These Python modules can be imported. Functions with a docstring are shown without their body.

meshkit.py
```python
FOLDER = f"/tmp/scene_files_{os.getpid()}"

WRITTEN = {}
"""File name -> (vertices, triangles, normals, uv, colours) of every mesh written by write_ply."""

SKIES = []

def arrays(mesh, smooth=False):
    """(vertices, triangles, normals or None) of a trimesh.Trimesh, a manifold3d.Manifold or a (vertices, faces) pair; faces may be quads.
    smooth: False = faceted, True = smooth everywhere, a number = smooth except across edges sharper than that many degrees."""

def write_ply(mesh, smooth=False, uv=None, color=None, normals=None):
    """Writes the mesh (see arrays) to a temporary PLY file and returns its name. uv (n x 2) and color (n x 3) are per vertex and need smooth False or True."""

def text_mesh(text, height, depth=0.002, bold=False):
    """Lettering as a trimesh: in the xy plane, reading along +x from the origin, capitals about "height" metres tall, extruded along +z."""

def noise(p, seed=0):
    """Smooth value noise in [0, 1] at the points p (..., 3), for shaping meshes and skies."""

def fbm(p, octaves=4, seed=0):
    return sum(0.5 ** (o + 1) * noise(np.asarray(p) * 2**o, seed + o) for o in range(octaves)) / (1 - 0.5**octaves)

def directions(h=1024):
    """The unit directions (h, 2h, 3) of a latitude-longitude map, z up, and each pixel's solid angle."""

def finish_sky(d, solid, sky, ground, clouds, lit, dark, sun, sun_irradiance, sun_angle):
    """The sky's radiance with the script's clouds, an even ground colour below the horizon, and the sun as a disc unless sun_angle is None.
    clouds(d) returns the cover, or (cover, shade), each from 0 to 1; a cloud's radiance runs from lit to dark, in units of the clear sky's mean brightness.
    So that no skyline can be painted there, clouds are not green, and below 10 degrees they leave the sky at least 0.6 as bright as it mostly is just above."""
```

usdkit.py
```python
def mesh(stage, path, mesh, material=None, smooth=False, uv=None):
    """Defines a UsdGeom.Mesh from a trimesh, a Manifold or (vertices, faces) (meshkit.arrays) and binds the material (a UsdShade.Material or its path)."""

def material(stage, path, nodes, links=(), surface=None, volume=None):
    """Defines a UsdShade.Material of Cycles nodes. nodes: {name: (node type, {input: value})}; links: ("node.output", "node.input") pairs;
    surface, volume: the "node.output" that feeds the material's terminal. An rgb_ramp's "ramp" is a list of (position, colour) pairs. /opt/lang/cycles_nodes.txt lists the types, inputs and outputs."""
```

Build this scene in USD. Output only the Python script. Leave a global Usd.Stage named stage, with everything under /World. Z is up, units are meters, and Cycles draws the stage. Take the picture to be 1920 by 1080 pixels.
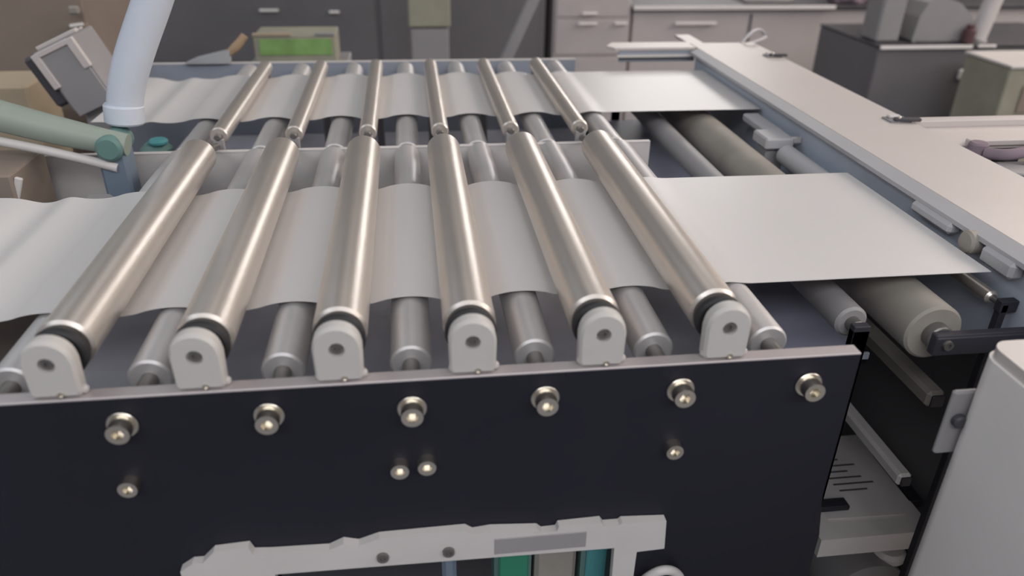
import math, random, numpy as np, trimesh, usdkit, meshkit
import manifold3d as m3
from shapely.geometry import Polygon, box as sbox
from pxr import Usd, UsdGeom, UsdLux, Gf, Sdf

stage = Usd.Stage.CreateInMemory()
UsdGeom.SetStageUpAxis(stage, 'Z'); UsdGeom.SetStageMetersPerUnit(stage, 1.0)
world = UsdGeom.Xform.Define(stage, '/World'); stage.SetDefaultPrim(world.GetPrim())
UsdGeom.Scope.Define(stage, '/World/Looks')
random.seed(4); rng = np.random.default_rng(4)

# ------------------------------------------------------------------ camera, lamps, exposure
EXPOSURE = -0.76
FOCAL_PX, PITCH, YAW, ROLL = 1451.0, 0.4957, 0.1329, 0.0171
fw = np.array([math.sin(YAW) * math.cos(PITCH), math.cos(YAW) * math.cos(PITCH), -math.sin(PITCH)])
rt0 = np.array([math.cos(YAW), -math.sin(YAW), 0.0]); up0 = np.cross(rt0, fw)
rt = math.cos(ROLL) * rt0 + math.sin(ROLL) * up0; up = -math.sin(ROLL) * rt0 + math.cos(ROLL) * up0
cam = UsdGeom.Camera.Define(stage, '/World/camera')
M = Gf.Matrix4d(*rt, 0, *up, 0, *(-fw), 0, 0, 0, 1.5, 1)
cam.AddTransformOp().Set(M)
cam.CreateHorizontalApertureAttr(36.0); cam.CreateVerticalApertureAttr(20.25)
cam.CreateFocalLengthAttr(FOCAL_PX / 1920 * 36.0)
cam.CreateFStopAttr(2.4); cam.CreateFocusDistanceAttr(1.35)
cam.CreateExposureAttr(EXPOSURE)
cam.CreateClippingRangeAttr(Gf.Vec2f(0.05, 200))


def rect_light(name, loc, w, h, intensity, color, rx=0.0, rz=0.0, ry=0.0):
    l = UsdLux.RectLight.Define(stage, '/World/' + name)
    l.AddTranslateOp().Set(Gf.Vec3d(*loc))
    if rz: l.AddRotateZOp().Set(rz)
    if ry: l.AddRotateYOp().Set(ry)
    if rx: l.AddRotateXOp().Set(rx)
    l.CreateWidthAttr(w); l.CreateHeightAttr(h); l.CreateIntensityAttr(intensity); l.CreateColorAttr(Gf.Vec3f(*color))
    return l


rect_light('ceiling_lamp', (5.4, 2.4, 4.6), 4.2, 8.0, 7.9, (1.0, 0.88, 0.79), ry=48)
rect_light('ceiling_lamp_001', (0.4, 3.0, 4.85), 1.0, 8.0, 1.3, (1.0, 0.96, 0.93))
rect_light('ceiling_lamp_002', (-4.0, 2.0, 4.85), 3.0, 8.0, 2.3, (0.84, 0.93, 1.0))
rect_light('ceiling_lamp_003', (0.5, -3.4, 4.6), 8.0, 1.6, 9.0, (0.95, 0.96, 1.0), rx=-35, rz=180)
rect_light('work_lamp', (2.9, 8.2, 2.6), 1.6, 0.7, 17.0, (1.0, 0.97, 0.95), rx=55, rz=180 - 20)

# ------------------------------------------------------------------ helpers
used = {}
def numbered(parent, name):
    k = (parent, name); n = used.get(k, 0); used[k] = n + 1
    return name if n == 0 else '%s_%03d' % (name, n)

def path_of(p): return str(p.GetPath())

def keys(o, label=None, cat=None, group=None, kind=None):
    for k, v in (('label', label), ('category', cat), ('group', group), ('kind', kind)):
        if v: o.SetCustomDataByKey(k, v)

def thing(name, label, cat, loc=(0, 0, 0), group=None):
    x = UsdGeom.Xform.Define(stage, '/World/' + numbered('/World', name)); x.AddTranslateOp().Set(Gf.Vec3d(*loc))
    o = x.GetPrim(); keys(o, label, cat, group); o_loc[path_of(o)] = np.array(loc, float)
    return o
o_loc = {}

def part(parent, name, mesh, mat, label=None, smooth=30, kind=None):
    """mesh is in world coordinates; it is stored relative to the thing's base"""
    pp = path_of(parent); loc = o_loc[pp]
    p = pp + '/' + numbered(pp, name)
    v, f, n = meshkit.arrays(mesh, False)
    m = usdkit.mesh(stage, p, trimesh.Trimesh(v - loc, f, process=True), mat, smooth=smooth)
    o = m.GetPrim(); o_loc[path_of(o)] = loc
    keys(o, label, None, None, kind)
    return o

def solo(name, mesh, mat, label, cat, group=None, kind=None, smooth=30):
    v, f, n = meshkit.arrays(mesh, False)
    m = usdkit.mesh(stage, '/World/' + numbered('/World', name), trimesh.Trimesh(v, f, process=True), mat, smooth=smooth)
    keys(m.GetPrim(), label, cat, group, kind); return m.GetPrim()

def struct(name, mesh, mat):
    m = usdkit.mesh(stage, '/World/' + name, mesh, mat); keys(m.GetPrim(), None, None, None, 'structure'); return m.GetPrim()

def copy_of(root, loc, label, group=None):
    was = root.GetCustomData()
    x = UsdGeom.Xform.Define(stage, '/World/' + numbered('/World', base_name[path_of(root)])); o = x.GetPrim()
    o.GetReferences().AddInternalReference(root.GetPath()); o.SetInstanceable(True)
    x.ClearXformOpOrder(); x.AddTranslateOp().Set(Gf.Vec3d(*loc))
    keys(o, label, was['category'], group or was.get('group'))
    return o
base_name = {}

def cbox(x0, x1, y0, y1, z0, z1, c=0.002):
    c = min(c, (x1 - x0) / 3, (y1 - y0) / 3, (z1 - z0) / 3); P = []
    for sx in (0, 1):
        for sy in (0, 1):
            for sz in (0, 1):
                X, Y, Z = (x0, x1)[sx], (y0, y1)[sy], (z0, z1)[sz]
                dx, dy, dz = (c, -c)[sx], (c, -c)[sy], (c, -c)[sz]
                P += [(X, Y + dy, Z + dz), (X + dx, Y, Z + dz), (X + dx, Y + dy, Z)]
    return trimesh.PointCloud(np.array(P)).convex_hull

def lathe(p0, p1, profile, sections=40):
    """profile: (radius, distance along the axis) pairs from p0 towards p1"""
    p0, p1 = np.array(p0, float), np.array(p1, float); d = p1 - p0
    m = trimesh.creation.revolve(np.array(profile, float), sections=sections)
    T = trimesh.geometry.align_vectors([0, 0, 1], d / np.linalg.norm(d)); m.apply_transform(T); m.apply_translation(p0)
    return m

def cyl(p0, p1, r, c=0.002, sections=40):
    L = float(np.linalg.norm(np.array(p1, float) - np.array(p0, float))); c = min(c, r / 2, L / 3)
    return lathe(p0, p1, [(0, 0), (r - c, 0), (r, c), (r, L - c), (r - c, L), (0, L)], sections)

def bar(p0, p1, w, h, c=0.002):
    """a square bar from p0 to p1"""
    p0, p1 = np.array(p0, float), np.array(p1, float); L = np.linalg.norm(p1 - p0)
    m = cbox(-w / 2, w / 2, -h / 2, h / 2, 0, L, c)
    m.apply_transform(trimesh.geometry.align_vectors([0, 0, 1], (p1 - p0) / L)); m.apply_translation(p0); return m

def prism_xz(poly, y0, y1):
    m = trimesh.creation.extrude_polygon(poly, y1 - y0, engine='earcut')
    m.apply_transform(trimesh.transformations.rotation_matrix(math.pi / 2, [1, 0, 0])); m.apply_translation([0, y1, 0]); return m

def pipe(points, r, sections=20):
    """a smooth round tube through the points, closed at the ends"""
    from scipy.interpolate import CubicSpline
    P = np.array(points, float); t = np.r_[0, np.cumsum(np.linalg.norm(np.diff(P, axis=0), axis=1))]
    n = max(8, len(P) * 8); s = np.linspace(0, t[-1], n); C = CubicSpline(t, P)(s) if len(P) > 2 else np.stack([np.interp(s, t, P[:, k]) for k in range(3)], 1)
    R = np.interp(s, t, np.broadcast_to(r, len(P)))
    T = np.gradient(C, axis=0); T /= np.linalg.norm(T, axis=1, keepdims=True)
    a = np.cross(T, [0.13, 0.98, 0.1]); a /= np.linalg.norm(a, axis=1, keepdims=True); b = np.cross(T, a)
    ang = np.arange(sections) * 2 * math.pi / sections
    V = (C[:, None] + R[:, None, None] * (np.cos(ang)[None, :, None] * a[:, None] + np.sin(ang)[None, :, None] * b[:, None])).reshape(-1, 3)
    F = []
    for i in range(n - 1):
        for j in range(sections):
            k = (j + 1) % sections; q = (i * sections + j, i * sections + k, (i + 1) * sections + k, (i + 1) * sections + j)
            F += [(q[0], q[1], q[2]), (q[0], q[2], q[3])]
    V = np.vstack([V, C[:1], C[-1:]]); a0, a1 = len(V) - 2, len(V) - 1
    for j in range(sections):
        k = (j + 1) % sections; F += [(a0, k, j), (a1, (n - 1) * sections + j, (n - 1) * sections + k)]
    m = trimesh.Trimesh(V, F, process=False); m.fix_normals(); return m

def turn(mesh, axis, deg, about):
    mesh.apply_transform(trimesh.transformations.rotation_matrix(math.radians(deg), axis, about)); return mesh

join = trimesh.util.concatenate

def mat(name, col, rough=0.5, metal=0.0, var=0.06, scale=6.0, bump=0.0, spec=0.5, coat=0.0):
    c = np.array(col, float)
    nodes = {'tc': ('texture_coordinate', {}), 'n': ('noise_texture', {'scale': scale, 'detail': 4.0}),
             'r': ('rgb_ramp', {'ramp': [(0.25, tuple(c * (1 - var))), (0.75, tuple(np.minimum(c * (1 + var), 1)))]}),
             'p': ('principled_bsdf', {'roughness': rough, 'metallic': metal, 'specular_ior_level': spec, 'coat_weight': coat, 'coat_roughness': 0.25})}
    links = [('tc.object', 'n.vector'), ('n.fac', 'r.fac'), ('r.color', 'p.base_color')]
    if bump:
        nodes['b'] = ('bump', {'strength': bump, 'distance': 0.002}); links += [('n.fac', 'b.height'), ('b.normal', 'p.normal')]
    return usdkit.material(stage, '/World/Looks/' + name, nodes, links, surface='p.BSDF')

MT = dict(
    floor=mat('floor_grey', (0.22, 0.22, 0.24), 0.45, var=0.15, scale=1.5),
    wall=mat('wall_grey', (0.60, 0.59, 0.60), 0.8), ceiling=mat('ceiling_grey', (0.65, 0.65, 0.66), 0.9),
    navy=mat('navy_paint', (0.012, 0.0122, 0.021), 0.55, var=0.15, scale=3, spec=0.35),
    steel_edge=mat('edge_steel', (0.52, 0.475, 0.475), 0.45, 0.5),
    chrome=mat('roller_steel', (0.78, 0.72, 0.66), 0.38, 0.85, var=0.04, scale=9),
    chrome_dull=mat('roller_steel_dull', (0.66, 0.64, 0.635), 0.44, 0.55, var=0.05, scale=9),
    white_plastic=mat('white_plastic', (0.56, 0.54, 0.515), 0.45, var=0.04),
    seal=mat('black_rubber', (0.02, 0.02, 0.022), 0.6), screw=mat('screw_grey', (0.20, 0.19, 0.18), 0.4, 0.6),
    bolt=mat('bolt_brass', (0.72, 0.67, 0.58), 0.28, 1.0), paper=mat('paper', (0.64, 0.62, 0.61), 0.38, var=0.012, scale=3, spec=0.5),
    cream=mat('cream_paint', (0.6, 0.55, 0.525), 0.42, var=0.03, scale=4), lip=mat('lip_grey', (0.46, 0.455, 0.47), 0.45, var=0.04),
    slate=mat('slate_paint', (0.3, 0.33, 0.39), 0.5), pan=mat('pan_grey', (0.5, 0.5, 0.56), 0.5, var=0.25, scale=5),
    dark=mat('dark_grey', (0.06, 0.058, 0.066), 0.5, var=0.12), black=mat('black_paint', (0.032, 0.031, 0.042), 0.6),
    mid=mat('mid_grey', (0.31, 0.3, 0.305), 0.5), pale=mat('pale_grey', (0.62, 0.59, 0.575), 0.5),
    rubber=mat('brown_grey_rubber', (0.31, 0.285, 0.25), 0.6, var=0.15, scale=10),
    arm=mat('green_grey_paint', (0.3, 0.35, 0.3), 0.5, var=0.08), tube=mat('pale_blue_tube', (0.62, 0.67, 0.75), 0.35, var=0.06),
    teal=mat('teal_plastic', (0.08, 0.30, 0.32), 0.5), teal_dark=mat('dark_teal_paint', (0.13, 0.24, 0.22), 0.5), bluegrey=mat('blue_grey_paint', (0.17, 0.22, 0.28), 0.5),
    brown=mat('brown_board', (0.26, 0.21, 0.175), 0.8, var=0.12, scale=3), tan=mat('tan_board', (0.42, 0.34, 0.24), 0.8, var=0.1),
    green=mat('green_print', (0.22, 0.38, 0.12), 0.6, var=0.3, scale=14), olive=mat('olive_board', (0.32, 0.31, 0.24), 0.7, var=0.15),
    wood=mat('wood_handle', (0.40, 0.28, 0.17), 0.6, var=0.15, scale=12), bristle=mat('grey_bristle', (0.36, 0.37, 0.38), 0.9),
    mauve=mat('mauve_cloth', (0.26, 0.20, 0.235), 0.9, var=0.2, scale=12), maroon=mat('maroon_plastic', (0.12, 0.06, 0.065), 0.5),
    edge_white=mat('edge_white', (0.86, 0.83, 0.81), 0.3, var=0.03),
    guide_blue=mat('guide_blue', (0.50, 0.55, 0.64), 0.5, var=0.08),
    tray_blue=mat('tray_blue', (0.36, 0.37, 0.47), 0.5, var=0.1),
    ink=mat('grey_ink', (0.10, 0.09, 0.11), 0.8), emerald=mat('emerald_plastic', (0.03, 0.22, 0.13), 0.4), bench=mat('bench_front', (0.52, 0.48, 0.47), 0.55, var=0.1, scale=2),
    cabinet=mat('cabinet_white', (0.86, 0.82, 0.79), 0.45, var=0.04), greyface=mat('machine_face', (0.155, 0.15, 0.16), 0.5, var=0.12, scale=2),
)

# ------------------------------------------------------------------ the hall
struct('floor', cbox(-10, 10, -5, 14, -0.1, 0.0), MT['floor'])
struct('ceiling', cbox(-10, 10, -5, 14, 5.0, 5.1), MT['ceiling'])
struct('wall_back', cbox(-10, 10, 14, 14.2, 0, 5), MT['wall']); struct('wall_front', cbox(-10, 10, -5.2, -5, 0, 5), MT['wall'])
struct('wall_left', cbox(-10.2, -10, -5, 14, 0, 5), MT['wall']); struct('wall_right', cbox(10, 10.2, -5, 14, 0, 5), MT['wall'])

# ------------------------------------------------------------------ the roller machine
Y0, TH, YM, YB, ZT = 0.787, 0.020, 1.691, 2.578, 0.95      # near side plate, its thickness, middle plate, back plate, plate top
PT = 0.162
XU = [-0.4268 + PT * k for k in range(6)]                    # upper rollers
XL = [-0.3413 + PT * (k - 1) for k in range(7)]              # lower rollers
XE = 0.569

def hex_bolt(x, y, z, r=0.0135, l=0.013):
    c = m3.Manifold.cylinder(l, r, r * 0.94, 40) - m3.Manifold.cylinder(l, r * 0.52, r * 0.52, 6).translate([0, 0, l * 0.45])
    v, f, n = meshkit.arrays(c); m = trimesh.Trimesh(v, f)
    m.apply_transform(trimesh.transformations.rotation_matrix(math.pi / 2, [1, 0, 0])); m.apply_translation([x, y, z]); return m

side = thing('side_plate', 'navy near side plate of the roller machine with a grey top edge and brass-toned bolts', 'machine plate', (0, Y0, 0))
plate_poly = Polygon([(-0.95, 0.12), (XE + 0.012, 0.12), (XE + 0.012, 0.62), (XE, 0.70), (XE, ZT - 0.003), (-0.95, ZT - 0.003)]).difference(sbox(-0.215, 0.40, 0.258, 0.645))
part(side, 'panel', prism_xz(plate_poly, Y0, Y0 + TH), MT['navy'], smooth=False)
part(side, 'top_edge', cbox(-0.95, XE, Y0 - 0.0005, Y0 + TH + 0.0005, ZT - 0.0035, ZT, 0.001), MT['steel_edge'], 'worn grey top edge')
for x in (-0.85, -0.2, 0.46):
    part(side, 'foot', cbox(x - 0.05, x + 0.05, Y0 - 0.02, Y0 + 0.04, 0.0, 0.125), MT['black'])
for x, z in ((-0.361, 0.910), (-0.191, 0.910), (-0.018, 0.907), (0.150, 0.910), (0.328, 0.909), (0.504, 0.905)):
    b = part(side, 'bolt', hex_bolt(x, Y0 - 0.003, z, 0.0145, 0.018), MT['bolt'])
    part(b, 'washer', cyl((x, Y0, z), (x, Y0 - 0.0035, z), 0.0185, 0.001), MT['bolt'])
for x, z in ((-0.371, 0.819), (-0.038, 0.816), (-0.003, 0.819), (0.328, 0.815)):
    b = part(side, 'bolt', hex_bolt(x, Y0, z, 0.0125, 0.014), MT['bolt'])

# pale guard frame low on the near plate, with a worn, notched upper edge, and what shows through its opening
gf = thing('guard_frame', 'pale grey notched guard frame bolted low on the navy side plate', 'guard frame', (0, Y0, 0.40))
gp = Polygon([(-0.335, 0.40), (-0.335, 0.672), (-0.318, 0.684), (-0.305, 0.684), (-0.288, 0.702), (-0.243, 0.705), (-0.238, 0.692), (-0.215, 0.690), (-0.14, 0.688), (-0.12, 0.698), (-0.10, 0.692), (-0.072, 0.702),
              (0.045, 0.704), (0.055, 0.696), (0.08, 0.699), (0.145, 0.694), (0.152, 0.687), (0.172, 0.688), (0.175, 0.696), (0.235, 0.698), (0.240, 0.690), (0.262, 0.690), (0.266, 0.694), (0.330, 0.690), (0.333, 0.636),
              (0.292, 0.634), (0.290, 0.40)]).difference(Polygon([(-0.215, 0.41), (-0.215, 0.652), (0.258, 0.646), (0.262, 0.41)]))
part(gf, 'frame', prism_xz(gp, Y0 - 0.014, Y0 - 0.001), MT['pale'], smooth=False)
for x in (-0.069, 0.021):
    part(gf, 'screw', hex_bolt(x, Y0 - 0.0135, 0.668, 0.0085, 0.005), MT['screw'], 'dark screw head')
part(gf, 'worn_patch', cbox(0.085, 0.215, Y0 - 0.0155, Y0 - 0.0138, 0.655, 0.684, 0.0005), MT['mid'], 'bare grey patch along the bar')
hk = thing('coiled_hose', 'short grey hose end beside the right leg of the pale guard frame', 'hose', (0.31, Y0 - 0.02, 0.56))
part(hk, 'hose', pipe([(0.312, Y0 - 0.014, 0.50), (0.317, Y0 - 0.016, 0.585), (0.333, Y0 - 0.02, 0.598), (0.350, Y0 - 0.016, 0.59), (0.358, Y0 - 0.013, 0.52)], 0.007), MT['pale'])
part(hk, 'clip', cbox(0.340, 0.362, Y0 - 0.019, Y0 - 0.001, 0.545, 0.560), MT['mid'])
def inner(name, label, x0, x1, z0, z1, m, cap=None):
    t = thing(name, label, 'machine component', ((x0 + x1) / 2, 0.86, z0))
    part(t, 'housing', cbox(x0, x1, 0.835, 0.89, z0, z1, 0.006), m)
    part(t, 'stem', cyl(((x0 + x1) / 2, 0.862, 0.0), ((x0 + x1) / 2, 0.862, z0 + 0.004), min(0.015, (x1 - x0) / 3)), MT['dark'])
    if cap: part(t, 'cap', cbox(x0 + 0.006, x1 - 0.006, 0.828, 0.836, z0 + 0.03, z1 - 0.02, 0.003), cap)
inner('relay_box', 'emerald green block in the guard frame opening', 0.092, 0.150, 0.42, 0.632, MT['teal_dark'], MT['emerald'])
inner('spacer_column', 'brown grey column in the guard frame opening', 0.155, 0.220, 0.42, 0.67, MT['rubber'])
inner('valve_block', 'dark teal block beside the right leg of the guard frame, within its opening', 0.228, 0.285, 0.42, 0.655, MT['teal_dark'], MT['teal'])
inner('conduit_post', 'slim blue grey post near the middle of the guard frame opening', 0.012, 0.034, 0.42, 0.66, MT['bluegrey'])

def plain_plate(name, label, y, t, x1, panel_mat):
    o = thing(name, label, 'machine plate', (0, y, 0))
    part(o, 'panel', cbox(-0.95, x1, y, y + t, 0.12, ZT - 0.003, 0.0005), panel_mat)
    part(o, 'top_edge', cbox(-0.95, x1, y - 0.0008, y + t + 0.0008, ZT - 0.004, ZT, 0.001), MT['pale'], 'bright top edge')
    for x in (-0.85, 0.45): part(o, 'foot', cbox(x - 0.05, x + 0.05, y - 0.02, y + t + 0.02, 0, 0.125), MT['black'])
    return o
mid = plain_plate('middle_plate', 'slim middle plate with a thin bright top edge between the two paper sheets', YM, 0.010, 0.545, MT['pale'])
back = plain_plate('back_plate', 'far side plate of the roller machine with a thin bright top edge', YB, 0.012, 0.545, MT['slate'])

pan = thing('drip_pan', 'grey inner pan of the roller machine below the near bank of rollers', 'machine pan', (0, 1.2, 0.70))
part(pan, 'pan_floor', cbox(-0.74, XE - 0.03, Y0 + TH + 0.001, YM - 0.001, 0.70, 0.715), MT['pan'])
pan2 = thing('drip_pan', 'grey inner pan of the roller machine below the far bank of rollers', 'machine pan', (0, 2.1, 0.70))
part(pan2, 'pan_floor', cbox(-0.74, XE - 0.03, YM + 0.011, YB - 0.001, 0.70, 0.715), MT['pan'])
for p_, w_, y0_, y1_ in ((pan, 'near', Y0 + TH, YM), (pan2, 'far', YM + 0.010, YB)):
    ew = thing('end_plate', 'dark end plate closing the right end of the %s roller bank' % w_, 'machine plate', (XE - 0.02, (y0_ + y1_) / 2, 0.12))
    part(ew, 'panel', cbox(XE - 0.029, XE - 0.018, y0_ + 0.001, y1_ - 0.001, 0.12, 0.86), MT['dark'])
    part(ew, 'foot', cbox(XE - 0.04, XE - 0.012, y0_ + 0.2, y1_ - 0.2, 0.0, 0.121), MT['black'])

ORD = ['leftmost', 'second from the left', 'third from the left', 'third from the right', 'second from the right', 'rightmost']
ORD7 = ['leftmost', 'second from the left', 'third from the left', 'middle', 'third from the right', 'second from the right', 'rightmost']

# upper rollers of the near bank: axis 1.000 m, each behind its white bearing block
ZU = 0.990
def near_upper(x):
    t = thing('upper_roller', 'bright steel upper roller ending behind the ' + ORD[0] + ' white bearing block', 'roller', (x, Y0, 0), 'upper steel rollers pressing on the near sheet')
    base_name[path_of(t)] = 'upper_roller'
    R = 0.034; L = 1.560 - 0.842
    part(t, 'roller_tube', lathe((x, 0.842, ZU), (x, 1.560, ZU), [(0, 0), (R - 0.004, 0), (R, 0.004), (R, L - 0.016), (R - 0.004, L - 0.006), (R - 0.014, L), (0, L)], 56), MT['chrome'])
    part(t, 'shaft', cyl((x, 0.812, ZU), (x, 0.85, ZU), 0.011), MT['screw'])
    part(t, 'shaft', cyl((x, 1.555, ZU), (x, YM + 0.004, 0.960), 0.008), MT['screw'])
    part(t, 'seal_ring', cyl((x, 0.820, ZU), (x, 0.834, ZU), 0.0325, 0.003), MT['seal'], 'black rubber ring')
    return t
u0 = near_upper(XU[0])
for k in range(1, 6): copy_of(u0, (XU[k], Y0, 0), 'bright steel upper roller ending behind the ' + ORD[k] + ' white bearing block')

# white bearing blocks standing on the near plate
def bearing(x):
    t = thing('bearing_block', 'white plastic bearing block, ' + ORD[0] + ' of six on the grey plate edge', 'bearing block', (x, Y0, ZT), 'white bearing blocks along the plate edge')
    base_name[path_of(t)] = 'bearing_block'
    w = 0.0285; P = [(-w + 0.003, 0.0), (w - 0.003, 0.0), (w, 0.004), (w + 0.001, 0.046)]
    for a in np.linspace(14, 166, 13): P.append((w * math.cos(math.radians(a)), 0.049 + 0.028 * math.sin(math.radians(a))))
    P += [(-w - 0.001, 0.046), (-w, 0.004)]
    def layer(s, y): return [(x + px * s, y, ZT + 0.038 + (pz - 0.038) * s) for px, pz in P]
    ya = Y0 + 0.003
    body = trimesh.PointCloud(np.array(layer(0.90, ya) + layer(1.0, ya + 0.005) + layer(1.0, ya + 0.018) + layer(0.95, ya + 0.021))).convex_hull
    b = m3.Manifold(m3.Mesh(np.array(body.vertices, np.float32), np.array(body.faces, np.uint32)))
    hole = m3.Manifold.cylinder(0.012, 0.0095, 0.0095, 32).rotate([-90, 0, 0]).translate([x, ya - 0.005, ZT + 0.046])
    v, f, n = meshkit.arrays(b - hole)
    part(t, 'housing', trimesh.Trimesh(v, f), MT['white_plastic'])
    part(t, 'screw', hex_bolt(x, ya + 0.008, ZT + 0.046, 0.0075, 0.005), MT['screw'], 'recessed dark socket screw')
    part(t, 'base_tab', cbox(x - 0.0295, x + 0.033, ya + 0.006, ya + 0.016, ZT, ZT + 0.010, 0.003), MT['white_plastic'])
    part(t, 'set_screw', hex_bolt(x + 0.006, ya + 0.001, ZT + 0.005, 0.0042, 0.003), MT['bolt'])
    return t
b0 = bearing(XU[0])
for k in range(1, 6): copy_of(b0, (XU[k], Y0, ZT), 'white plastic bearing block, ' + ORD[k] + ' of six on the grey plate edge')

# lower rollers, near bank: tops at 0.960 m, carried by the bolts in the near plate
def lower(name, label, group, x, ya, yb, r, za, m, yc):
    t = thing(name, label, 'roller', (x, ya, 0), group); base_name[path_of(t)] = name
    part(t, 'roller_tube', cyl((x, ya, za), (x, yb, za), r, 0.003, 56), m)
    part(t, 'shaft', cyl((x, yc[0], za), (x, ya + 0.01, za), r * 0.4), MT['screw'])
    part(t, 'shaft', cyl((x, yb - 0.01, za), (x, yc[1], za), r * 0.36), MT['screw'])
    return t
l0 = lower('lower_roller', 'lower steel roller of the near bank, under the near sheet, ' + ORD7[0], 'lower steel rollers under the near sheet', XL[0], 0.845, YM - 0.012, 0.0275, 0.9325, MT['chrome_dull'], (Y0 + TH - 0.004, YM + 0.003))
for k in range(1, 7): copy_of(l0, (XL[k], 0.845, 0), 'lower steel roller of the near bank, under the near sheet, ' + ORD7[k])
f0 = lower('far_lower_roller', 'lower roller of the far bank, under the far sheet, ' + ORD7[0], 'lower rollers under the far sheet', XL[0], YM + 0.03, YB - 0.02, 0.0275, 0.9235, MT['chrome_dull'], (YM + 0.007, YB + 0.004))
for k in range(1, 7): copy_of(f0, (XL[k], YM + 0.03, 0), 'lower roller of the far bank, under the far sheet, ' + ORD7[k])
g0 = lower('far_upper_roller', 'far bank upper roller on the far sheet, ' + ORD[0] + ' of six', 'upper rollers on the far sheet', XU[0], YM + 0.035, 2.405, 0.020, 0.9725, MT['chrome'], (YM + 0.02, 2.415))
for s in (0, 1):
    y = (YM + 0.026, 2.410)[s]
    part(g0, 'bearing_foot', cbox(XU[0] - 0.012, XU[0] + 0.012, y - 0.006, y + 0.006, 0.7155, 0.970), MT['mid'])
for k in range(1, 6): copy_of(g0, (XU[k], YM + 0.035, 0), 'far bank upper roller on the far sheet, ' + ORD[k] + ' of six')

# the two paper sheets, waving over the lower and under the upper rollers
def sheet_mesh(x0, x1, y0, y1, seed, amp, zoff=0.0):
    nx, ny = 420, 14; X, Y = np.meshgrid(np.linspace(x0, x1, nx), np.linspace(y0, y1, ny), indexing='ij')
    def z(x, y):
        w = np.clip((x + 0.66) / 0.06, 0, 1) * np.clip((0.50 - x) / 0.06, 0, 1); w = w * w * (3 - 2 * w)
        ph = np.cos(2 * math.pi * (x - XL[1]) / PT)
        base = 0.9582 + amp * w * (np.sign(ph) * np.abs(ph) ** 0.8) + (1 - w) * np.where(x > 0, 0.0008, 0.0012)
        base = base - 0.012 * np.exp(-((x + 0.675) / 0.036) ** 2) * np.clip((-0.55 - x) / 0.03 + 1, 0, 1)
        return base + 0.0009 * (meshkit.noise(np.stack([x * 7, y * 3, x * 0], -1), seed) - 0.5) + zoff
    Z = z(X, Y); t = 0.0009
    V = np.concatenate([np.stack([X, Y, Z + t], -1).reshape(-1, 3), np.stack([X, Y, Z], -1).reshape(-1, 3)])
    idx = np.arange(nx * ny).reshape(nx, ny); N = nx * ny; F = []
    a, b, c, d = idx[:-1, :-1].ravel(), idx[1:, :-1].ravel(), idx[1:, 1:].ravel(), idx[:-1, 1:].ravel()
    F += [np.stack([a, b, c], 1), np.stack([a, c, d], 1), np.stack([a + N, c + N, b + N], 1), np.stack([a + N, d + N, c + N], 1)]
    def rim(e): F.extend([np.stack([e[:-1], e[:-1] + N, e[1:] + N], 1), np.stack([e[:-1], e[1:] + N, e[1:]], 1)])
    rim(idx[:, 0]); rim(idx[::-1, -1]); rim(idx[::-1, 0][:0]) if False else None
    rim(idx[0, ::-1]); rim(idx[-1, :])
    m = trimesh.Trimesh(V, np.vstack(F), process=False); m.fix_normals(); return m
solo('paper_sheet', sheet_mesh(-1.25, 0.884, 0.972, 1.420, 3, 0.0058), MT['paper'], 'near white paper sheet running between the rollers just behind the white bearing blocks', 'paper sheet', smooth=40)
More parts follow.
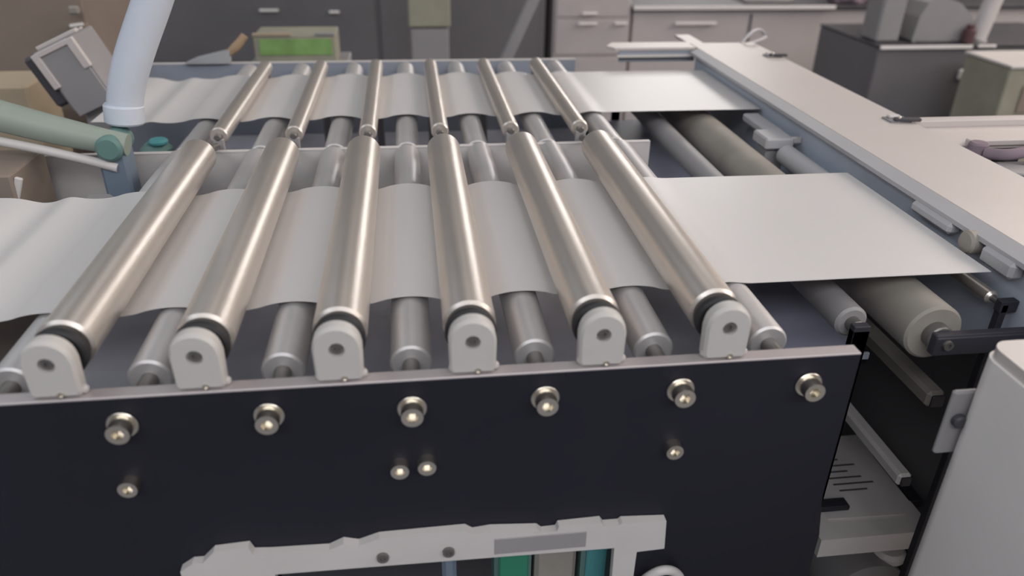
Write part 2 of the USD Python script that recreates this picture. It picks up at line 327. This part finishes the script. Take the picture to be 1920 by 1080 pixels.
solo('paper_sheet', sheet_mesh(-0.765, 0.913, 1.925, 2.372, 8, 0.0052, -0.006), MT['paper'], 'far white paper sheet running between the rollers by the far side plate', 'paper sheet', smooth=40)

# ------------------------------------------------------------------ right: side guide beam with its cross plates and latches
gd = thing('side_guide', 'long cream side guide beam along the right edge of the two sheets', 'guide beam', (1.03, 1.7, 0))
part(gd, 'top_plate', cbox(0.925, 1.150, 0.775, 2.565, 0.990, 1.000, 0.003), MT['cream'])
lipm = trimesh.PointCloud(np.array([(x, y, z) for y in (0.775, 2.475) for x, z in ((0.926, 0.9995), (0.926, 0.985), (0.900, 0.990), (0.900, 0.982))])).convex_hull
part(gd, 'rounded_lip', lipm, MT['lip'], 'grey sloping lip')
part(gd, 'side_wall', cbox(0.918, 0.928, 0.775, 2.47, 0.80, 0.986, 0.001), MT['guide_blue'], 'slate blue side wall')
part(gd, 'outer_wall', cbox(1.135, 1.148, 0.775, 2.56, 0.80, 0.991, 0.001), MT['slate'])
part(gd, 'floor_plate', cbox(0.920, 1.147, 0.776, 2.468, 0.800, 0.806, 0.001), MT['slate'])
part(gd, 'end_bracket', cbox(0.93, 0.985, 2.566, 2.74, 0.985, 0.995, 0.002), MT['cream'])
gs = thing('guide_stand', 'black stand with a closed side cover under the cream side guide', 'machine stand', (1.07, 1.7, 0))
for y in (0.98, 2.30): part(gs, 'leg', cbox(1.04, 1.10, y, y + 0.06, 0.0, 0.800, 0.004), MT['black'])
part(gs, 'lower_cover', cbox(1.03, 1.04, 0.885, 2.45, 0.02, 0.80, 0.001), MT['greyface'])
for x0, z0, x1, z1 in ((1.155, 0.99, 1.235, 0.998), (1.160, 1.03, 1.225, 1.012)):
    part(gd, 'rear_rod', pipe([(1.10, 2.555, 0.994), (x0, 2.60, z0), (x1, 2.66, z1)], 0.006, 10), MT['lip'])
part(gd, 'stop_block', cbox(0.893, 0.919, 1.10, 1.215, 0.962, 0.983, 0.006), MT['lip'], 'grey block under the lip')
part(gd, 'stop_block', cbox(0.893, 0.919, 0.945, 1.02, 0.955, 0.984, 0.006), MT['lip'], 'grey block under the lip')
part(gd, 'stop_knob', cyl((0.890, 1.052, 0.972), (0.918, 1.052, 0.972), 0.020, 0.004), MT['rubber'], 'dark brown knob')

cp = thing('cross_plate', 'bright cream cross plate at the far end of the side guide', 'cross plate', (0.78, 2.52, 0))
part(cp, 'top_plate', trimesh.PointCloud(np.array([(x, y, z) for z in (0.992, 1.0) for x, y in ((0.655, 2.492), (0.635, 2.53), (0.665, 2.583), (0.923, 2.583), (0.923, 2.492))])).convex_hull, MT['cream'])
part(cp, 'lower_flange', cbox(0.66, 0.922, 2.478, 2.50, 0.972, 0.978, 0.001), MT['pale'])
part(cp, 'web', cbox(0.67, 0.9235, 2.496, 2.502, 0.955, 0.9925, 0.001), MT['slate'])

sh = thing('side_shelf', 'cream shelf plate standing off to the right of the side guide', 'shelf', (1.4, 1.58, 0))
part(sh, 'shelf_plate', cbox(1.151, 1.95, 1.500, 1.660, 0.975, 0.985, 0.002), MT['cream'])
part(sh, 'rear_rim', cbox(1.151, 1.95, 1.630, 1.662, 0.984, 1.001, 0.002), MT['cream'])
part(sh, 'front_rim', cbox(1.20, 1.95, 1.492, 1.512, 0.984, 0.997, 0.002), MT['cream'])
for x in (1.35, 1.85): part(sh, 'leg', cbox(x, x + 0.04, 1.56, 1.60, 0, 0.976, 0.002), MT['black'])

def latch(label, x, y, s=1.0):
    t = thing('latch', label, 'latch', (x, y, 1.0), 'dark latches on the side guide')
    part(t, 'base_plate', cbox(x - 0.030 * s, x + 0.022 * s, y - 0.022 * s, y + 0.020 * s, 1.0, 1.004, 0.001), MT['mid'])
    part(t, 'lever', turn(cbox(x - 0.020 * s, x + 0.042 * s, y - 0.028 * s, y - 0.014 * s, 1.004, 1.012, 0.003), [0, 0, 1], -8, [x, y, 1]), MT['dark'])
    part(t, 'catch', cbox(x - 0.024 * s, x + 0.006 * s, y - 0.002 * s, y + 0.014 * s, 1.004, 1.011, 0.003), MT['pale'])
    part(t, 'pin', cyl((x - 0.012 * s, y - 0.021 * s, 1.003), (x - 0.012 * s, y - 0.021 * s, 1.016), 0.004), MT['chrome'])
latch('dark latch with a lever where the side guide meets the right shelf', 1.120, 1.645)
latch('small dark latch near the far end of the side guide', 1.122, 2.345, 0.9)

cl = thing('clamp', 'dark clamp with a grey lever beside the side guide at the right picture edge', 'clamp', (1.23, 1.40, 0))
part(cl, 'knob', cyl((1.196, 1.462, 0.93), (1.196, 1.462, 1.004), 0.020, 0.004), MT['mauve'])
part(cl, 'body', cbox(1.165, 1.42, 1.30, 1.45, 0.93, 0.965, 0.008), MT['dark'])
part(cl, 'lever', pipe([(1.20, 1.445, 0.985), (1.25, 1.42, 0.99), (1.31, 1.44, 0.995), (1.40, 1.475, 1.0)], 0.012), MT['mauve'])
part(cl, 'grey_plate', turn(cbox(1.20, 1.30, 1.345, 1.41, 0.965, 0.972, 0.003), [0, 0, 1], -28, [1.24, 1.38, 0.97]), MT['mid'])
part(cl, 'stand', cbox(1.25, 1.30, 1.34, 1.39, 0, 0.931, 0.002), MT['black'])

# idle rollers and rails under the sheets on the right
def idle(name, label, x, z, r, y0, y1, m):
    t = thing(name, label, 'roller', (x, y0, 0))
    part(t, 'roller_tube', cyl((x, y0, z), (x, y1, z), r, 0.004, 40), m)
    part(t, 'journal', cyl((x, y0 - 0.018, z), (x, y0 + 0.01, z), r * 0.45), MT['screw'])
    part(t, 'journal', cyl((x, y1 - 0.01, z), (x, y1 + 0.018, z), r * 0.45), MT['screw'])
    if r > 0.02: part(t, 'bearing_post', cbox(x - r * 0.5, x + r * 0.5, y1 + 0.016, y1 + 0.032, 0.0, z + r * 0.4, 0.001), MT['black'])
    if r < 0.02:
        for yy in (y0 - 0.030, y1 + 0.016): part(t, 'bearing_arm', cbox(x - 0.008, 0.9175, yy, yy + 0.014, z - 0.010, z + 0.010, 0.001), MT['black'])
    elif r > 0.04:
        a = thing('support_bracket', 'black support bracket holding the near end of the thick rubber roller', 'bracket', (0.85, y0 - 0.02, z))
        part(a, 'arm', cbox(x - 0.018, 0.914, y0 - 0.0325, y0 - 0.0185, z - 0.02, z + 0.012, 0.002), MT['black'])
        part(a, 'cap_screw', hex_bolt(x, y0 - 0.0325, z, 0.008, 0.005), MT['screw'])
    else: part(t, 'bearing_post', cbox(x - r * 0.5, x + r * 0.5, y0 - 0.030, y0 - 0.016, 0.0, z + r * 0.1, 0.001), MT['black'])
    part(t, 'journal', cyl((x, y1 - 0.01, z), (x, y1 + 0.018, z), r * 0.45), MT['screw'])
    if r > 0.02: part(t, 'bearing_post', cbox(x - r * 0.5, x + r * 0.5, y1 + 0.016, y1 + 0.032, 0.0, z + r * 0.4, 0.001), MT['black'])
    if r > 0.04: part(t, 'bearing_arm', cbox(x - r * 0.4, 0.918, y0 - 0.030, y0 - 0.016, z - 0.02, z + 0.015, 0.002), MT['black'])
    else: part(t, 'bearing_post', cbox(x - r * 0.5, x + r * 0.5, y0 - 0.030, y0 - 0.016, 0.0, z + r * 0.4, 0.001), MT['black'])
idle('idle_roller', 'dark idle roller under the near sheet, just right of the navy plate end', 0.660, 0.890, 0.026, 0.955, 2.42, MT['mid'])
idle('rubber_roller', 'thick brown grey rubber roller under the right end of the near sheet', 0.772, 0.888, 0.046, 0.915, 2.42, MT['rubber'])
idle('thin_roller', 'thin pale roller under the side guide', 0.896, 0.915, 0.011, 0.965, 1.36, MT['chrome'])
tr2 = thing('catch_tray', 'blue grey catch tray below the idle rollers between the roller bank and the side guide', 'tray', (0.69, 1.7, 0.79))
part(tr2, 'tray_floor', cbox(0.5525, 0.735, 1.00, 2.38, 0.790, 0.797), MT['tray_blue'])
part(tr2, 'front_lip', cbox(0.575, 0.735, 0.995, 1.001, 0.790, 0.803, 0.001), MT['slate'])
def rail(name, label, p0, p1, w, m, cat='rail'):
    t = thing(name, label, cat, (p0[0], p0[1], 0))
    part(t, 'bar', bar(p0, p1, w, w, w * 0.2), m)
    part(t, 'end_plug', bar((p0[0], p0[1] - 0.006, p0[2]), (p0[0], p0[1] + 0.001, p0[2]), w * 0.7, w * 0.7), MT['dark'])
    part(t, 'bracket', cbox(p0[0] + w * 0.4, 1.030, p1[1] - 0.10, p1[1] - 0.06, p0[2] - w * 0.4, p0[2] + w * 0.4, 0.002), MT['black'])
rail('tie_bar', 'brown grey tie bar running back from below the rubber roller', (0.890, 1.00, 0.69), (0.890, 1.60, 0.69), 0.034, MT['rubber'])
rail('lower_rail', 'light grey lower rail inside the dark frame above the printed instruction card', (0.886, 1.005, 0.50), (0.886, 1.50, 0.50), 0.028, MT['edge_white'])

mt = thing('roller_mount', 'grey roller mount with two bright screws between the sheets beside the side guide', 'mount', (0.86, 1.70, 0))
part(mt, 'post', cbox(0.832, 0.878, 1.69, 1.74, 0.0, 0.948, 0.003), MT['mid'])
part(mt, 'head', cbox(0.822, 0.892, 1.675, 1.755, 0.925, 0.952, 0.004), MT['lip'])
part(mt, 'rail_stub', cbox(0.890, 0.917, 1.69, 1.70, 0.935, 0.949, 0.001), MT['pale'])
for z in (0.912, 0.926): part(mt, 'screw', cyl((0.872, 1.69, z), (0.872, 1.672, z), 0.006), MT['chrome'])
part(mt, 'support_roll', cyl((0.872, 1.44, 0.915), (0.872, 1.672, 0.915), 0.024, 0.005), MT['lip'], 'pale grey roll in front of the mount')
part(mt, 'rear_slide', cbox(0.862, 0.905, 1.76, 1.92, 0.925, 0.945, 0.004), MT['lip'])

# printed instruction card on its tray, deep inside on the right
tr = thing('instruction_card', 'white printed instruction card on a tray deep inside the dark frame', 'instruction card', (0.87, 1.13, 0.0))
def quad(pts, z0, z1): return trimesh.PointCloud(np.array([(x, y, z) for z in (z0, z1) for x, y in pts])).convex_hull
CP = np.array([(0.80, 1.07), (0.965, 1.065), (0.965, 1.30), (0.80, 1.30)])
part(tr, 'tray', quad([(0.76, 1.03), (1.0, 1.03), (1.0, 1.32), (0.76, 1.32)], 0.335, 0.345), MT['edge_white'])
part(tr, 'card', quad(CP, 0.346, 0.348), MT['edge_white'])
part(tr, 'tray_lip', quad([(0.76, 1.018), (1.0, 1.018), (1.0, 1.031), (0.76, 1.031)], 0.30, 0.346), MT['edge_white'])
part(tr, 'side_arm', cbox(0.995, 1.030, 1.10, 1.25, 0.325, 0.345), MT['black'])
part(tr, 'stop', cbox(0.755, 0.855, 1.085, 1.115, 0.348, 0.362, 0.004), MT['black'], 'black stop across the card')
r2 = random.Random(9)
for i in range(8):
    y = 1.275 - i * 0.019; x = 0.835 + 0.004 * i
    L = r2.uniform(0.06, 0.095)
    part(tr, 'text_line', cbox(x, x + L, y, y + 0.0045, 0.3478, 0.3486, 0.0001), MT['ink'])
pb = thing('pump', 'grey pump housing on the floor under the instruction card tray', 'pump', (0.88, 1.08, 0.0))
part(pb, 'base', cbox(0.80, 1.0, 1.0, 1.16, 0.0, 0.10, 0.006), MT['mid'])
part(pb, 'housing', cyl((0.90, 1.00, 0.17), (0.90, 1.20, 0.17), 0.085, 0.02), MT['mid'])
part(pb, 'cap', cyl((0.95, 1.06, 0.235), (0.95, 1.06, 0.262), 0.035, 0.008), MT['edge_white'])
part(pb, 'flange', cyl((0.84, 0.985, 0.14), (0.84, 1.003, 0.14), 0.045, 0.006), MT['pale'])

# white machine cabinet at the right picture edge
wc = thing('white_cabinet', 'white machine cabinet with rounded corner at the lower right', 'cabinet', (1.0, 0.4, 0.0))
cs = sbox(0.735, -0.30, 1.30, 0.725).buffer(0.028, quad_segs=8)
def slab(shape, z0, z1): 
    m = trimesh.creation.extrude_polygon(shape, z1 - z0, engine='earcut'); m.apply_translation([0, 0, z0]); return m
part(wc, 'body', slab(cs, 0.03, 0.966), MT['cabinet'])
part(wc, 'lid', slab(cs.buffer(-0.004), 0.966, 0.982), MT['cream'])
part(wc, 'plinth', slab(cs.buffer(-0.02), 0.0, 0.031), MT['black'])
part(wc, 'hinge_plate', cbox(0.690, 0.725, 0.748, 0.757, 0.800, 0.905, 0.003), MT['mid'], 'grey hinge plate')
part(wc, 'hinge_knob', cyl((0.706, 0.749, 0.86), (0.706, 0.738, 0.86), 0.010, 0.002), MT['dark'], 'dark round hinge pin')

# ------------------------------------------------------------------ left: feeder arm, hose, boxes
fa = thing('feeder_arm', 'grey green feeder arm reaching in from the left picture edge', 'machine arm', (-0.61, 1.62, 0))
part(fa, 'arm_tube', pipe([(-1.30, 1.62, 1.195), (-0.80, 1.61, 1.058), (-0.68, 1.605, 1.022), (-0.575, 1.60, 0.998)], [0.036, 0.031, 0.028, 0.022]), MT['arm'])
part(fa, 'joint', cyl((-0.605, 1.57, 0.998), (-0.605, 1.66, 0.998), 0.026, 0.006), MT['teal_dark'], 'dark teal joint')
part(fa, 'joint_foot', cbox(-0.635, -0.580, 1.585, 1.64, 0.715, 0.990, 0.006), MT['bluegrey'])
part(fa, 'push_rod', pipe([(-1.30, 1.60, 1.105), (-0.80, 1.59, 1.012), (-0.66, 1.585, 0.975), (-0.60, 1.585, 0.955)], 0.0095), MT['pale'], 'pale push rod under the arm')
hs = thing('suction_hose', 'pale blue upright suction hose beside the feeder arm joint', 'hose', (-0.60, 1.68, 0.98))
part(hs, 'hose', pipe([(-0.592, 1.665, 1.03), (-0.588, 1.668, 1.06), (-0.560, 1.67, 1.14), (-0.487, 1.675, 1.28), (-0.43, 1.68, 1.42), (-0.40, 1.69, 1.62)], [0.034, 0.035, 0.036, 0.036, 0.036, 0.036], 28), MT['tube'])
part(hs, 'cuff', lathe((-0.594, 1.664, 1.0245), (-0.590, 1.667, 1.065), [(0, 0), (0.036, 0), (0.039, 0.004), (0.039, 0.036), (0.036, 0.04), (0, 0.04)]), MT['tube'])

sb = thing('tan_bin', 'tan box below the feeder arm at the left picture edge', 'box', (-0.86, 1.56, 0.0))
part(sb, 'body', cbox(-1.15, -0.765, 1.50, 1.66, 0.0, 0.975, 0.004), MT['brown'])
part(sb, 'pale_edge', bar((-0.757, 1.515, 0.965), (-0.795, 1.500, 0.860), 0.014, 0.010), MT['pale'], 'pale edge strip')
mb = thing('motor_housing', 'blue grey motor housing below the feeder arm joint, between the sheets', 'motor', (-0.62, 1.50, 0.715))
part(mb, 'housing', cbox(-0.675, -0.585, 1.47, 1.58, 0.715, 0.895, 0.014), MT['bluegrey'])
part(mb, 'cover', cyl((-0.63, 1.478, 0.83), (-0.63, 1.455, 0.83), 0.034, 0.005), MT['bluegrey'])
part(mb, 'terminal', cbox(-0.655, -0.605, 1.49, 1.55, 0.894, 0.915, 0.006), MT['mid'])
tk = thing('air_valve', 'small bright teal air valve behind the back edge of the near sheet', 'valve', (-0.70, 1.50, 0.715))
part(tk, 'cap', cyl((-0.712, 1.49, 0.88), (-0.712, 1.49, 0.915), 0.028, 0.010), MT['teal'])
part(tk, 'stem', cyl((-0.712, 1.49, 0.714), (-0.712, 1.49, 0.885), 0.009), MT['dark'])
tg = thing('teal_valve', 'teal green valve in the gap left of the far upper rollers', 'valve', (-0.58, 1.83, 0.715))
part(tg, 'body', cyl((-0.600, 1.84, 0.86), (-0.600, 1.84, 0.925), 0.036, 0.012), MT['teal_dark'])
part(tg, 'cap', cyl((-0.590, 1.83, 0.925), (-0.590, 1.83, 0.938), 0.022, 0.005), MT['teal'])
part(tg, 'stem', cyl((-0.600, 1.84, 0.714), (-0.600, 1.84, 0.865), 0.012), MT['dark'])

cb = thing('control_box', 'tilted grey control box with a pale U-shaped rim at the upper left', 'control box', (-0.92, 2.26, 0.0))
ang, ctr = -24, [-0.905, 2.2, 1.03]
def tilt(m): return turn(m, [0, 1, 0], ang, ctr)
part(cb, 'body', tilt(cbox(-0.965, -0.845, 2.21, 2.36, 0.915, 1.085, 0.004)), MT['mid'])
part(cb, 'face', tilt(cbox(-0.958, -0.852, 2.204, 2.211, 0.90, 1.072, 0.002)), MT['mid'])
part(cb, 'rim', tilt(join([cbox(-0.968, -0.948, 2.198, 2.212, 0.985, 1.082, 0.002), cbox(-0.866, -0.844, 2.198, 2.212, 1.00, 1.082, 0.002), cbox(-0.95, -0.862, 2.198, 2.212, 1.069, 1.083, 0.002)])), MT['cream'], 'pale U-shaped rim')
for i, y in enumerate((2.25, 2.33)):
    part(cb, 'top_ridge', tilt(cbox(-0.966 - 0.006 * i, -0.846 - 0.02 * i, y, y + 0.022, 1.085, 1.096 - 0.004 * i, 0.002)), MT['cream'], 'pale ridge along the top')
part(cb, 'side_cheek', tilt(cbox(-1.00, -0.966, 2.215, 2.35, 0.94, 1.083, 0.008)), MT['dark'])
part(cb, 'stand', cbox(-0.90, -0.84, 2.24, 2.30, 0.0, 0.945, 0.004), MT['mid'])

ct = thing('brown_carton', 'large brown carton standing at the upper left behind the control box', 'carton', (-1.55, 3.0, 0.0))
part(ct, 'box', cbox(-2.2, -1.085, 2.90, 3.5, 0.0, 1.16, 0.006), MT['brown'])
part(ct, 'side_flap', cbox(-1.135, -1.078, 2.86, 2.905, 0.40, 1.02, 0.004), MT['brown'])
part(ct, 'label_strip', turn(cbox(-1.125, -1.082, 2.852, 2.861, 1.016, 1.026, 0.001), [0, 1, 0], -8, [-1.10, 2.86, 1.02]), MT['edge_white'], 'white edge strip')
part(ct, 'clip', cbox(-1.115, -1.080, 2.84, 2.861, 1.055, 1.082, 0.006), MT['rubber'], 'grey clip')
tb = thing('tan_carton', 'small tan carton at the left picture edge below the brown carton', 'carton', (-1.2, 2.3, 0))
part(tb, 'box', cbox(-1.50, -1.115, 2.42, 2.62, 0.0, 0.925, 0.008), MT['tan'])
part(tb, 'flap', turn(cbox(-1.42, -1.13, 2.43, 2.60, 0.925, 0.930, 0.001), [0, 1, 0], 6, [-1.3, 2.5, 0.925]), MT['tan'])

# brush lying on the back plate, printed carton behind it
br = thing('dust_brush', 'dust brush with a wooden handle lying on the far plate edge', 'brush', (-0.60, 2.585, 0.95))
part(br, 'handle', pipe([(-0.575, 2.585, 0.972), (-0.545, 2.587, 0.995), (-0.512, 2.592, 1.030)], [0.010, 0.014, 0.012], 14), MT['wood'], 'wooden handle')
part(br, 'head', trimesh.PointCloud(np.array([(-0.70, 2.56, 0.951), (-0.70, 2.60, 0.951), (-0.665, 2.56, 0.966), (-0.665, 2.60, 0.966), (-0.585, 2.565, 0.972), (-0.585, 2.60, 0.972), (-0.56, 2.57, 0.99), (-0.56, 2.60, 0.99), (-0.565, 2.56, 0.951), (-0.565, 2.60, 0.951)])).convex_hull, MT['bristle'])
gc = thing('green_carton', 'green printed carton on a trolley behind the far plate', 'carton', (-0.42, 3.08, 0.86))
part(gc, 'box', cbox(-0.565, -0.272, 3.00, 3.18, 0.845, 0.955, 0.003), MT['olive'])
part(gc, 'print_band', cbox(-0.545, -0.285, 2.997, 3.001, 0.885, 0.942, 0.0005), MT['green'], 'green printed band')
part(gc, 'lid_edge', cbox(-0.566, -0.43, 2.995, 3.012, 0.953, 0.963, 0.001), MT['tan'], 'pale lid edge')
part(gc, 'lid_edge', cbox(-0.345, -0.271, 2.995, 3.012, 0.955, 0.963, 0.001), MT['mid'], 'grey lid edge')
tl = thing('trolley', 'grey trolley carrying the green printed carton', 'trolley', (-0.42, 3.1, 0))
part(tl, 'tray', cbox(-0.60, -0.235, 2.97, 3.25, 0.815, 0.845, 0.004), MT['mid'])
for x in (-0.585, -0.25):
    for y in (2.985, 3.235): part(tl, 'leg', cbox(x - 0.012, x + 0.012, y - 0.012, y + 0.012, 0.0, 0.816), MT['dark'])

# ------------------------------------------------------------------ far background
bm = thing('dark_machine', 'wide dark machine body in the background left of the grey pillar', 'machine', (-1.0, 5.3, 0))
part(bm, 'body', cbox(-3.4, 0.85, 5.0, 5.9, 0.0, 1.25, 0.01), MT['greyface'])
part(bm, 'front_panel', cbox(-3.3, -0.20, 4.985, 5.001, 0.06, 1.20, 0.004), MT['greyface'])
part(bm, 'front_panel', cbox(-0.17, 0.80, 4.985, 5.001, 0.06, 1.20, 0.004), MT['greyface'])
for x, L, z in ((-0.82, 0.11, 0.742), (-0.44, 0.06, 0.731)):
    part(bm, 'handle', join([cyl((x - L / 2, 4.965, z), (x + L / 2, 4.965, z), 0.008), cyl((x - L / 2 + 0.01, 4.965, z), (x - L / 2 + 0.01, 4.99, z), 0.005), cyl((x + L / 2 - 0.01, 4.965, z), (x + L / 2 - 0.01, 4.99, z), 0.005)]), MT['edge_white'], 'pale bar handle')

pl = thing('pillar', 'square grey pillar standing in the background behind the middle rollers', 'pillar', (0.11, 4.3, 0))
part(pl, 'lower_block', cbox(0.008, 0.205, 4.20, 4.40, 0.0, 0.765, 0.006), MT['mid'])
part(pl, 'upper_block', cbox(0.000, 0.215, 4.192, 4.408, 0.773, 1.60, 0.006), MT['olive'])
part(pl, 'joint', cbox(0.012, 0.20, 4.21, 4.39, 0.764, 0.774, 0.001), MT['black'])
st = thing('slanted_strut', 'slanted grey strut in the background right of the pillar', 'strut', (0.3, 3.6, 0))
part(st, 'bar', bar((0.105, 3.6, 0.02), (0.650, 3.6, 1.20), 0.05, 0.05, 0.008), MT['mid'])
part(st, 'foot', cbox(0.04, 0.17, 3.54, 3.66, 0.0, 0.03, 0.004), MT['dark'])

tc = thing('tool_cabinet', 'grey tool cabinet with bright bar handles behind the far plate end', 'cabinet', (1.15, 5.3, 0))
part(tc, 'body', cbox(0.90, 1.398, 5.0, 5.6, 0.0, 1.15, 0.006), MT['bench'])
for i, (z0, z1) in enumerate(((0.10, 0.44), (0.46, 0.685), (0.69, 0.80), (0.81, 1.12))):
    d = part(tc, 'drawer', cbox(0.915, 1.385, 4.985, 5.001, z0, z1, 0.004), MT['bench'])
    for x0, x1 in {1: [(1.054, 1.174), (1.29, 1.37)], 2: [(1.078, 1.173)]}.get(i, []):
        zh = 0.655 if i == 1 else 0.716
        part(d, 'handle', join([cyl((x0, 4.96, zh), (x1, 4.96, zh), 0.008), cyl((x0 + 0.01, 4.96, zh), (x0 + 0.01, 4.99, zh), 0.005), cyl((x1 - 0.01, 4.96, zh), (x1 - 0.01, 4.99, zh), 0.005)]), MT['edge_white'], 'bright bar handle')

wb = thing('workbench', 'long grey workbench with a bright top edge in the background', 'workbench', (2.6, 5.3, 0))
part(wb, 'body', cbox(1.42, 4.4, 5.02, 5.8, 0.0, 0.735, 0.004), MT['bench'])
part(wb, 'worktop', cbox(1.405, 4.45, 4.98, 5.82, 0.735, 0.757, 0.003), MT['dark'])
part(wb, 'edge_strip', cbox(1.405, 2.75, 4.968, 4.981, 0.735, 0.757, 0.002), MT['edge_white'], 'bright edge strip')
part(wb, 'handle', join([cyl((1.69, 4.99, 0.648), (1.965, 4.99, 0.648), 0.010), cyl((1.71, 4.99, 0.648), (1.71, 5.03, 0.648), 0.005), cyl((1.945, 4.99, 0.648), (1.945, 5.03, 0.648), 0.005)]), MT['edge_white'], 'bright bar handle')
for x in (2.2, 3.0): part(wb, 'door_gap', cbox(x, x + 0.012, 5.012, 5.022, 0.05, 0.70, 0.001), MT['dark'])
gx = thing('pale_tray', 'pale tray lying on the workbench in the background', 'tray', (2.4, 5.2, 0.757))
part(gx, 'tray', cbox(2.18, 2.50, 5.10, 5.35, 0.757, 0.785, 0.005), MT['pale'])
part(gx, 'rim', cbox(2.17, 2.51, 5.09, 5.105, 0.775, 0.80, 0.003), MT['pale'])
mc = thing('mauve_cloth', 'crumpled mauve cloth on the workbench in the background', 'cloth', (2.9, 5.15, 0.757))
ms = trimesh.creation.icosphere(4, 1.0); ms.vertices *= [0.17, 0.10, 0.075]; ms.vertices *= (0.75 + 0.55 * meshkit.fbm(ms.vertices * 22, 3, 5))[:, None]; ms.vertices[:, 2] = np.maximum(ms.vertices[:, 2], -0.04); ms.apply_translation([2.93, 5.10, 0.797])
part(mc, 'folds', ms, MT['mauve'], smooth=True)
ms2 = ms.copy(); ms2.vertices = (ms2.vertices - [2.93, 5.10, 0.797]) * [0.5, 0.5, 0.6] + [3.12, 5.09, 0.782]
part(mc, 'corner', ms2, MT['bristle'], 'pale crumpled corner', smooth=True)

dc = thing('dark_cabinet', 'low dark cabinet with a bright top edge at the upper right', 'cabinet', (2.6, 3.9, 0))
part(dc, 'body', cbox(2.255, 3.45, 3.60, 4.2, 0.0, 0.768, 0.006), MT['greyface'])
part(dc, 'top', cbox(2.25, 3.46, 3.592, 4.2, 0.768, 0.778, 0.002), MT['dark'])
part(dc, 'edge_strip', cbox(2.255, 2.735, 3.582, 3.594, 0.762, 0.778, 0.001), MT['edge_white'], 'bright edge strip')
part(dc, 'edge_strip', cbox(2.765, 2.86, 3.582, 3.594, 0.766, 0.778, 0.001), MT['edge_white'], 'bright edge strip')
part(dc, 'switch', cbox(2.705, 2.765, 3.582, 3.601, 0.610, 0.660, 0.008), MT['edge_white'], 'white switch')
part(dc, 'handle', cbox(2.83, 2.905, 3.58, 3.601, 0.585, 0.595, 0.002), MT['edge_white'], 'pale handle')
hd = thing('grey_hood', 'rounded grey hood standing on the low dark cabinet', 'hood', (2.63, 3.75, 0.778))
hp = Polygon([(2.455, 0.779), (2.47, 0.90), (2.50, 0.965), (2.53, 0.985), (2.58, 0.988), (2.66, 0.965), (2.74, 0.91), (2.77, 0.86), (2.745, 0.779)])
part(hd, 'shell', prism_xz(hp.buffer(-0.012).buffer(0.012), 3.66, 3.92), MT['mid'])
part(hd, 'foot', cbox(2.48, 2.73, 3.64, 3.94, 0.778, 0.785), MT['dark'])
gb = thing('grey_canister', 'grey square canister at the left end of the low dark cabinet', 'canister', (2.33, 3.75, 0.778))
part(gb, 'body', cbox(2.272, 2.395, 3.67, 3.82, 0.778, 1.00, 0.01), MT['mid'])
part(gb, 'lid', cbox(2.28, 2.40, 3.665, 3.825, 1.0, 1.02, 0.004), MT['pale'])
pp = thing('pale_post', 'pale grey post on the low dark cabinet right of the hood', 'post', (2.84, 3.7, 0.778))
part(pp, 'shaft', cyl((2.80, 3.66, 0.787), (2.91, 3.68, 1.35), 0.042, 0.004), MT['pale'])
part(pp, 'base', cyl((2.80, 3.66, 0.778), (2.80, 3.66, 0.788), 0.052, 0.002), MT['mid'])
mj = thing('maroon_jar', 'maroon jar between the grey hood and the pale post', 'jar', (2.72, 3.63, 0.778))
part(mj, 'jar', cyl((2.728, 3.625, 0.778), (2.728, 3.625, 0.85), 0.028, 0.006), MT['maroon'])
part(mj, 'cap', cyl((2.728, 3.625, 0.85), (2.728, 3.625, 0.868), 0.02, 0.004), MT['maroon'])
ob = thing('olive_carton', 'olive carton with a brown side at the upper right picture edge', 'carton', (3.0, 3.1, 0))
part(ob, 'box', cbox(2.575, 3.1, 3.10, 3.4, 0.0, 0.775, 0.006), MT['olive'])
part(ob, 'brown_side', cbox(2.66, 2.90, 3.092, 3.101, 0.58, 0.70, 0.004), MT['brown'], 'brown patch')
part(ob, 'lid_edge', cbox(2.57, 3.11, 3.09, 3.41, 0.775, 0.787, 0.002), MT['pale'], 'pale lid edge')
